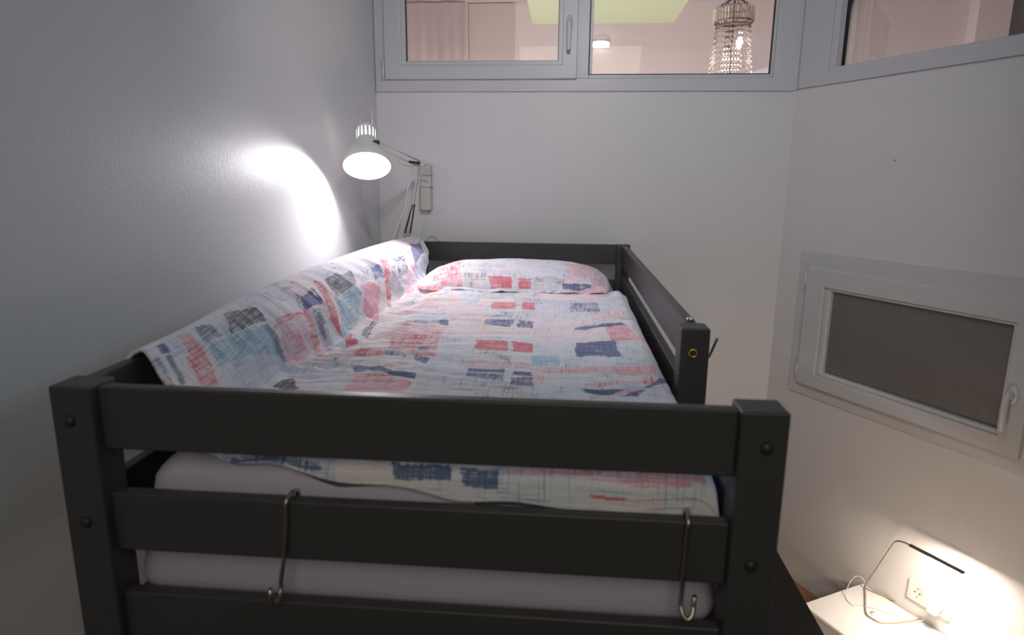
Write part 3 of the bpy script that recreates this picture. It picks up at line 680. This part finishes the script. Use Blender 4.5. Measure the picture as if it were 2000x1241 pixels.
m = MB(); m.tube(bez([(1.0005, .50, -.066), (1.006, .50, -.064), (1.012, .497, -.045), (1.019, .494, -.022)], 6), .0026, 8); m.tube([(1.0003, .50, -.072), (1.0003, .50, -.055)], .004, 8)
m.build('wire', STEEL, t)

# mattress
def rounded_box(a, b, r, name, m_, seg=6, parent=None, crown=0):
    m = MB().box(a, b); o = m.build(name, m_, parent); bm = bmesh.new(); bm.from_mesh(o.data)
    bmesh.ops.bevel(bm, geom=bm.edges[:]+bm.verts[:], offset=r, segments=seg, profile=.5, affect='EDGES')
    for f in bm.faces: f.smooth = True
    bm.to_mesh(o.data); bm.free(); return o
mt = rounded_box((.050, .049, -.368), (.948, 2.135, -.118), .045, 'mattress', SHEET)
for v_ in mt.data.vertices:
    zz = v_.co.z; k_ = 1-max(0, min(1, (zz-.115)/.13))**1.5*.15       # the top edges slope in
    v_.co.x *= k_; v_.co.z += .006*(1-(v_.co.x/.45)**2) if zz > .2 else 0
tag(mt, 'thick mattress in a plain lilac sheet inside the dark bed frame', 'mattress')

# duvet
INK = dict(N=srgb(66, 80, 140), M=srgb(48, 84, 134), R=srgb(222, 84, 100), P=srgb(232, 148, 168), O=srgb(250, 182, 160), B=srgb(120, 172, 206),
           C=srgb(150, 196, 220), G=srgb(112, 120, 140), K=srgb(66, 66, 80), L=srgb(186, 190, 222))
def inside(px, py, quad):
    res = np.zeros(px.shape, bool); n = len(quad)
    for i in range(n):
        x0, y0 = quad[i]; x1, y1 = quad[(i+1) % n]
        if y0 == y1: continue
        c = ((y0 > py) != (y1 > py)) & (px < (x1-x0)*(py-y0)/(y1-y0)+x0); res ^= c
    return res
def paint(me, u, v, patches, wob, extra=None):
    n = len(u); ink = np.zeros((n, 4), np.float32); ink[:, :3] = INK['L']
    # pale undertones everywhere: broad cells of faint colour
    cu = np.floor(u/.115+.3*np.floor(v/.13)).astype(int); cv = np.floor(v/.13).astype(int)
    hsh = (cu*7349+cv*9151+((cu*cv) & 63)*31) % 11
    tones = [('L', .30), ('P', .30), ('G', .24), ('C', .34), ('L', .42), ('O', .22), ('L', .22), ('B', .26), ('P', .22), ('L', .30), ('G', .32)]
    for k, (c, dn) in enumerate(tones):
        s_ = hsh == k; ink[s_, :3] = INK[c]; ink[s_, 3] = dn*1.15
    uu = u + wob*vnoise(u*30, v*30, 5); vw = v + wob*vnoise(u*28, v*34, 6)
    for c, dn, quad in patches:
        qa = np.array(quad); s_ = inside(uu, vw, [tuple(p) for p in qa]); ink[s_, :3] = INK[c]; ink[s_, 3] = dn
    a = me.color_attributes.new('ink', 'FLOAT_COLOR', 'POINT'); a.data.foreach_set('color', ink.ravel())
    b = me.attributes.new('cloth', 'FLOAT_VECTOR', 'POINT'); b.data.foreach_set('vector', np.stack([u, v, 0*u], -1).astype(np.float32).ravel())
def grid_mesh(name, X, Y, Z, nu, nv, m_, parent=None, loc=(0, 0, 0), wrap=False):
    me = bpy.data.meshes.new(name); o0 = Vector((loc[0], loc[1], loc[2]+H))
    co = np.stack([X-o0.x, Y-o0.y, Z+H-o0.z], -1); i = np.arange(nu-1)[:, None]*nv + np.arange(nv-1)[None, :]
    F = np.stack([i, i+nv, i+nv+1, i+1], -1).reshape(-1, 4)
    me.vertices.add(len(co)); me.vertices.foreach_set('co', co.astype(np.float32).ravel())
    me.loops.add(F.size); me.loops.foreach_set('vertex_index', F.astype(np.int32).ravel())
    me.polygons.add(len(F)); me.polygons.foreach_set('loop_start', (np.arange(len(F))*4).astype(np.int32)); me.update(calc_edges=True); me.validate()
    me.polygons.foreach_set('use_smooth', [True]*len(F)); me.materials.append(m_)
    o = bpy.data.objects.new(name, me); COL.objects.link(o)
    if parent: o.parent = parent; o.location = o0 - parent_origin(parent)
    else: o.location = o0
    o['_org'] = list(o0); return o
nu, nv = 380, 560
us = np.linspace(0, NU, nu); y0, y1 = duvet_range(us); T = np.linspace(0, 1, nv)
U = np.repeat(us, nv); V = (y0[:, None]*(1-T) + y1[:, None]*T).ravel()
X, Y, Z = duvet_surface(U, V)
dv = thing('duvet', 'patchwork printed duvet in pink, navy and light blue, pulled over the left guard rail', 'duvet', (.45, .9, -.11))
o = grid_mesh('cover', X, Y, Z, nu, nv, CLOTH, dv, (.45, .9, -.11)); paint(o.data, U, V, DUVET_PATCHES, .004)
sm = o.modifiers.new('thickness', 'SOLIDIFY'); sm.thickness = .006; sm.offset = -1
# lining, seen along the foot hem
nu2, nv2 = 120, 24; us = np.linspace(.20, NU-.03, nu2); y0, _ = duvet_range(us)
T = np.linspace(0, 1, nv2); U = np.repeat(us, nv2); V = ((y0+.008-(.022+.006*vnoise(us*9, us*0, 91))*smooth(.38, .60, us))[:, None]*(1-T) + .16*T).ravel()
X, Y, Z = duvet_surface(U, V, .5); hg = smooth(.08, .05, V); Y = Y+.0075*hg; Z = Z-.0065*(1-hg)
o = grid_mesh('lining', X, Y, Z, nu2, nv2, LINING, dv, (.45, .9, -.11)); o['label'] = 'dark green-grey underside hem'

# pillow
n1, n2 = 240, 130
a = np.linspace(-1, 1, n1); b = np.linspace(-1, 1, n2); AA = np.repeat(a, n2); BB = np.tile(b, n1)
pw_ = thing('pillow', 'plump pillow in a patchwork printed case lying against the headboard end', 'pillow', (PC[0], PC[1], PC[2]))
X, Y, Z = pillow_surface(AA, BB); o = grid_mesh('pillow_case', X, Y, Z, n1, n2, CLOTH, pw_, PC)
def paintp(o, A_, B_): paint(o.data, A_, B_, PILLOW_PATCHES, .008); at_ = o.data.attributes['cloth']; at_.data.foreach_set('vector', np.stack([A_*.36, B_*.28, 0*A_], -1).astype(np.float32).ravel())
paintp(o, AA, BB)
me = o.data; X2, Y2, Z2 = pillow_surface(AA, BB, False)
o2 = grid_mesh('pillow_underside', X2, Y2, Z2, n1, n2, CLOTH, pw_, PC); paintp(o2, AA, -1.2-BB*.3)
# flat hem of the pillow case along the front and a knotted corner
nh, mh = 160, 10; s_ = np.linspace(-.96, .96, nh); t_ = np.linspace(0, 1, mh); S = np.repeat(s_, mh); TT = np.tile(t_, nh)
X = PC[0]+PH[0]*S*(1-.03*TT); Y = PC[1]-PH[1]*(.965*(1-.06*np.abs(S)**3)) - .030*TT*(1+.25*vnoise(S*7, S*0, 95)); Z = PC[2]+.004+.006*(1-TT)+.005*vnoise(S*9, TT*2, 96)+.004*TT*vnoise(S*22, S*0, 97)
o = grid_mesh('case_hem', X, Y, Z, nh, mh, CLOTH, pw_, PC); paint(o.data, S, -.92-.1*TT, [('P', .6, [(.6, -2), (1, -2), (1, 2), (.6, 2)]), ('R', .6, [(-1, -2), (-.55, -2), (-.55, 2), (-1, 2)]), ('G', .3, [(-.5, -2), (.5, -2), (.5, 2), (-.5, 2)])], .01)
o.modifiers.new('thickness', 'SOLIDIFY').thickness = .003

# ---------------------------------------------------------------- reading lamp clamped at the head of the bed
def P_(t, r=0): return RIM + AX*t
rl = thing('reading_lamp', 'lit grey-white spring arm reading lamp at the head of the bed', 'lamp', (-.012, 2.08, -.02))
out = [(0, .088), (-.006, .0885), (-.03, .083), (-.06, .069), (-.085, .051), (-.098, .041), (-.103, .0385), (-.118, .0375)]
inn = [(-.118, .0355), (-.103, .0365), (-.098, .039), (-.085, .049), (-.06, .067), (-.03, .081), (-.006, .0865), (0, .087)]
sh = MB().lathe(out, RIM, AX, 48).lathe([(0, .088), (0, .087)], RIM, AX, 48).build('lamp_shade', LAMPW, rl)
MB().lathe(inn, RIM, AX, 48).build('shade_lining', LAMPIN, sh)
u_ = AX.orthogonal().normalized(); w_ = AX.cross(u_)
m = MB()
n = 16
for k in range(n):                                     # ribs of the vented neck
    a0 = 2*math.pi*(k-.30)/n; a1 = 2*math.pi*(k+.30)/n; vs = []
    for t in (-.118, -.158):
        for a_ in (a0, a1):
            for r in (.0355, .0375): vs.append(P_(t) + (u_*math.cos(a_)+w_*math.sin(a_))*r)
    m.add(vs, [(0, 1, 3, 2), (4, 6, 7, 5), (0, 4, 5, 1), (2, 3, 7, 6), (0, 2, 6, 4), (1, 5, 7, 3)])
m.build('vent_ribs', LAMPW, sh)
MB().lathe([(-.158, .0355), (-.158, .0375), (-.168, .036), (-.180, .029), (-.188, .016), (-.190, .006), (-.196, .006), (-.197, .0005)], RIM, AX, 32).build('shade_cap', LAMPW, sh)
MB().lathe([(-.028, .002), (-.032, .014), (-.045, .026), (-.062, .030), (-.080, .024), (-.098, .016), (-.150, .016), (-.152, .001)], RIM, AX, 24).build('bulb', BULB, rl)
MB().lathe([(-.153, .001), (-.153, .022), (-.170, .022), (-.170, .001)], RIM, AX, 24).build('bulb_socket', LAMPIN, rl)
# wire loop above the cap
q0 = P_(-.190); m = MB(); m.tube(bez([q0+Vector((-.018, 0, -.012)), q0+Vector((-.022, .004, .03)), q0+Vector((-.010, .008, .068)), q0+Vector((.006, .008, .076)), q0+Vector((.020, .006, .055)), q0+Vector((.026, 0, .01)), q0+Vector((.028, -.004, -.03))], 8), .0011, 6)
m.build('wire_loop', STEEL, sh)
EL = Vector((.052, 2.12, .352)); JT = Vector((.000, 1.625, .416))
jn = P_(-.110) + Vector((.03, .02, .0))
m = MB(); m.tube([P_(-.110)+(JT-P_(-.110))*.55, JT], .006, 10); m.tube([JT-Vector((.012, 0, 0)), JT+Vector((.012, 0, 0))], .0075, 12); m.build('head_joint', SPRING, rl)
side = Vector((0, 0, 1))
m = MB(); m.tube([JT+Vector((0, 0, .006)), EL+Vector((0, 0, .010))], .0030, 8); m.tube([JT+Vector((.004, 0, -.018)), EL+Vector((-.012, 0, -.012))], .0030, 8); m.build('upper_arm', ARMM, rl)
def spring(a, b, r, turns, wire):
    a = Vector(a); b = Vector(b); ax = (b-a); l = ax.length; ax.normalize(); u = ax.orthogonal().normalized(); w = ax.cross(u); N_ = turns*8
    return [a + ax*l*i/N_ + (u*math.cos(2*math.pi*i/8)+w*math.sin(2*math.pi*i/8))*r for i in range(N_+1)]
BS = Vector((-.004, 2.08, -.005))
m = MB(); sp1 = EL+Vector((-.008, 0, .000)); d_ = (JT-EL).normalized()
m.tube(spring(EL+d_*.01+Vector((0, 0, .0)), EL+d_*.14+Vector((0, 0, -.014)), .0042, 30, 0), .0016, 5, caps=False); m.build('spring', SPRING, rl)
lo = (BS-EL)
for dx, tt0, tt1 in ((-.034, .50, .86), (-.006, .50, .86)):
    m = MB(); m.tube(spring(EL+lo*tt0+Vector((-.004 if dx < -.01 else .006, 0, 0)), EL+lo*tt1+Vector((dx+.012 if dx < -.01 else .004, 0, 0)), .0036, 30, 0), .0016, 5, caps=False); m.build('spring', SPRING, rl)
m = MB(); m.tube([EL+Vector((-.006, 0, 0)), BS+Vector((-.006, 0, 0))], .0032, 8); m.tube([EL+Vector((.008, 0, 0)), BS+Vector((.010, 0, 0))], .0032, 8); m.build('lower_arm', ARMM, rl)
m = MB()
for dx, dz in ((0, .006), (-.014, -.006), (.012, -.004)): m.tube([EL+Vector((dx, -.010, dz)), EL+Vector((dx, .010, dz))], .0085, 12)
m.tube([EL+Vector((0, -.012, 0)), EL+Vector((0, .014, 0))], .004, 8); m.tube([EL+Vector((.0, -.004, .008)), EL+Vector((.055, .0, -.012))], .0028, 6); m.build('elbow_joint', ARMM, rl)
m = MB(); m.box((-.020, 2.060, -.010), (.034, 2.10, .004)); m.box((-.020, 2.060, -.06), (-.012, 2.10, -.004)); m.tube([(.008, 2.08, .0), (-.004, 2.08, .02)], .006, 10); m.build('clamp', SPRING, rl, bevel=.001)
m = MB(); m.tube(bez([EL+Vector((-.03, 0, -.012)), (.005, 2.09, .26), (-.018, 2.09, .16), (-.050, 2.08, .07), (-.074, 2.06, -.01), (-.085, 2.04, -.12)], 10), .0026, 8)
m.tube(bez([JT+Vector((0, 0, -.02)), JT.lerp(EL, .35)+Vector((0, 0, -.035)), JT.lerp(EL, .7)+Vector((-.01, 0, -.032)), EL+Vector((-.03, 0, -.012))], 10), .0022, 8)
m.build('cord', CORD, rl)

# cable box on the far wall
cb = thing('cable_box', 'cream-white cable box fixed to the far wall beside the lamp arm', 'cable box', (.045, YF, .13))
m = MB(); m.box((.012, .0005, .135), (.068, .040, .350), FW); o = m.build('body', CREAM, cb, bevel=.009, seg=4)
SEAM = mat('grey_seam', (.35, .33, .31), .6)
for z0, z1 in ((.245, .249), (.300, .303)): MB().box((.010, .0005, z0), (.070, .043, z1), FW).build('seam_band', SEAM, cb, bevel=.001)
m = MB(); m.box((.016, .036, .140), (.062, .0435, .160), FW); m.build('end_cap', CREAM, cb, bevel=.003)
m = MB(); m.tube(bez([(.040, YF-.020, .136), (.034, YF-.020, .10), (.016, YF-.014, .03), (.010, YF-.012, -.06), (.012, YF-.012, -.25)], 8), .0032, 8)
m.tube(bez([(.035, YF-.006, -.003), (.050, YF-.006, .014), (.075, YF-.006, .012), (.090, YF-.006, -.008)], 6), .0018, 6); m.build('cable', CORD, cb)

# nail
m = MB(); m.tube([RW(Vector((.515, .0005, .371))), RW(Vector((.515, .008, .369)))], .0022, 8)
tag(m.build('nail', STEEL), 'tiny nail in the right wall above the low window', 'nail')

# ---------------------------------------------------------------- dark cabinet, nightstand, LED lamp, socket
cab = thing('low_cabinet', 'dark low cabinet on the floor right of the bed, beside the nightstand', 'cabinet', (1.29, 1.1, FL))
MB().box((1.08, .25, FL+.03), (1.49, 1.98, -1.045)).build('body', DARKW, cab, bevel=.003)
MB().box((1.07, .24, -1.045), (1.50, 1.99, -1.02)).build('top', DARKW, cab, bevel=.003)
MB().box((1.10, .27, FL), (1.47, 1.96, FL+.03)).build('plinth', DARKW, cab)
m = MB()
for y in (.83, 1.41): m.box((1.490, y-.29+.01, -1.50), (1.494, y+.27, -1.06))
m.build('door', DARKW, cab, bevel=.001)

ns = thing('nightstand', 'white nightstand against the right wall under the glowing lamp', 'nightstand', tuple(RW(Vector((.88, .16, FL)))))
m = MB(); m.box((.615, .006, -1.393), (1.22, .360, -1.373), RW); m.build('top', SHELFW, ns, bevel=.009, seg=4)
m = MB(); m.box((.622, .008, -1.55), (.640, .350, -1.393), RW); m.box((1.195, .008, -1.55), (1.213, .350, -1.393), RW); m.box((.640, .008, -1.55), (1.195, .350, -1.532), RW); m.box((.640, .008, -1.532), (1.195, .022, -1.393), RW); m.build('body', SHELFW, ns, bevel=.002)
m = MB(); m.box((.643, .335, -1.529), (1.192, .352, -1.396), RW); dr = m.build('drawer', SHELFW, ns, bevel=.002)
m = MB(); m.tube([RW(Vector((.917, .352, -1.46))), RW(Vector((.917, .370, -1.46)))], .011, 14); m.build('knob', STEEL, dr)
for s1, s2 in ((.65, .05), (1.18, .05), (.65, .27), (1.18, .27)): MB().tube([RW(Vector((s1, s2, FL))), RW(Vector((s1, s2, -1.55)))], .012, 10).build('leg', SHELFW, ns)

ll = thing('led_desk_lamp', 'thin bent-rod LED lamp glowing on the white nightstand', 'lamp', (LB.x, LB.y, -1.373))
def rib_path(pts, wd, th, name, m_, par, up=None):
    """flat bar following a path; wd is the half width sideways"""
    P = [Vector(p) for p in pts]; m = MB(); vs = []
    for i, p in enumerate(P):
        t = (P[min(i+1, len(P)-1)]-P[max(i-1, 0)]).normalized(); sd = NV.copy(); up_ = t.cross(sd).normalized()
        for a_, b_ in ((-1, -1), (1, -1), (1, 1), (-1, 1)): vs.append(p + sd*a_*wd + up_*b_*th)
    n = len(P); fs = [(i*4+k, i*4+(k+1) % 4, i*4+4+(k+1) % 4, i*4+4+k) for i in range(n-1) for k in range(4)] + [(0, 1, 2, 3), (n*4-4, n*4-3, n*4-2, n*4-1)]
    m.add(vs, fs); return m.build(name, m_, par, bevel=.001)
TZ = -1.3725
c1 = LT + (LB-LT).normalized()*.035; c2 = LT + (LE-LT).normalized()*.05
bend = [c1.lerp(LT, t).lerp(LT.lerp(c2, t), t) for t in [i/8 for i in range(9)]]
lb0 = Vector((LB.x, LB.y, TZ+.006))
MB().tube([lb0, LB.lerp(c1, .05)] + [LB.lerp(c1, t) for t in (.3, .6, .9)] + bend, .0032, 8).build('stem', STEMM, ll)
rib_path([c2, c2.lerp(LE, .3), c2.lerp(LE, .6), LE], .0068, .0034, 'arm', LEDARM, ll)
d_ = (LE-LT).normalized(); rib_path([LT.lerp(LE, .50)-Vector((0, 0, .0042)), LT.lerp(LE, .93)-Vector((0, 0, .0042))], .0045, .0012, 'led_strip', LEDM, ll)
bs = [(1.990, 1.722), (1.968, 1.665), (1.925, 1.560), (1.930, 1.525), (1.965, 1.500), (2.075, 1.520), (2.118, 1.545), (2.128, 1.580), (2.100, 1.620), (2.010, 1.700), (1.990, 1.722)]
MB().tube(bez([(x, y, TZ+.0035) for x, y in bs], 6), .0035, 8).build('base_loop', STEMM, ll)
MB().lathe([(0, .0005), (0, .014), (-.003, .014), (-.004, .0005)], (1.955, 1.555, TZ), (0, 0, -1), 20).build('switch', LAMPW, ll)
# its thin cord: loops off the back corner, returns across the top to the plug
m = MB(); m.tube(bez([(LB.x+.003, LB.y-.008, TZ+.012), (1.985, 1.738, TZ+.035), (1.955, 1.735, TZ+.045), (1.915, 1.700, TZ+.03), (1.885, 1.650, TZ+.004), (1.890, 1.60, TZ+.003), (1.93, 1.60, TZ+.003), (2.02, 1.56, TZ+.003), (2.09, 1.52, TZ+.003), (2.125, 1.52, TZ+.02), (2.130, 1.515, TZ+.055), tuple(RW(Vector((.930, .050, -1.285))))], 8), .0016, 6); m.build('cord', CORD, ll)

sk = thing('wall_socket', 'white double wall socket in the right wall above the nightstand', 'socket', tuple(RW(Vector((.888, 0, -1.315)))))
m = MB(); m.box((.805, .0005, -1.315), (.972, .010, -1.232), RW); m.build('plate', SOCK, sk, bevel=.004, seg=3)
def ringm(s, z, r0, r1, d0, d1, nm, m_, par):
    mm = MB(); c = Vector(RW(Vector((s, 0, z)))); mm.lathe([(d1, r1), (d1, r0), (d0, r0)], c, -NV, 28); return mm.build(nm, m_, par)
for s_ in (.846, .930):
    c = Vector(RW(Vector((s_, 0, -1.273)))); f = MB().lathe([(.0105, .029), (.0105, .021), (.0102, .0205), (.0102, .0005)], c, -NV, 28).build('socket_face', SOCK, sk)
    if s_ < .9:
        for ds in (-.0095, .0095): MB().lathe([(.0112, .0005), (.0112, .0032)], Vector(RW(Vector((s_+ds, 0, -1.273)))), -NV, 12).build('pin_hole', BLACK, f)
        for dz in (-.017, .017): MB().box((s_-.003, .0105, -1.273+dz-.003), (s_+.003, .0118, -1.273+dz+.003), RW).build('earth_clip', BRASS, f)
m = MB(); m.box((.8870, .0005, -1.314), (.8885, .0106, -1.233), RW); m.build('seam', mat('socket_seam', (.45, .42, .41), .6), sk)  # darker grey joint line between the two socket halves
pg = thing('power_adapter', 'white plug adapter pushed into the right-hand socket', 'plug', tuple(RW(Vector((.930, .012, -1.30)))))
m = MB(); m.lathe([(.011, .001), (.011, .0195), (.030, .0185), (.030, .001)], Vector(RW(Vector((.930, 0, -1.273)))), -NV, 24); m.build('plug_body', SHELFW, pg)
m = MB(); m.box((.912, .030, -1.296), (.948, .056, -1.250), RW); m.build('adapter_body', SHELFW, pg, bevel=.004)
pc = MB().box((.985, .10, -1.3725), (1.075, .112, -1.3655), RW).build('pen', mat('grey_pen', (.3, .3, .33), .4), bevel=.002)
tag(pc, 'thin grey pen lying on the nightstand near the wall socket', 'pen')
for o in bpy.data.objects:
    if '_org' in o: del o['_org']
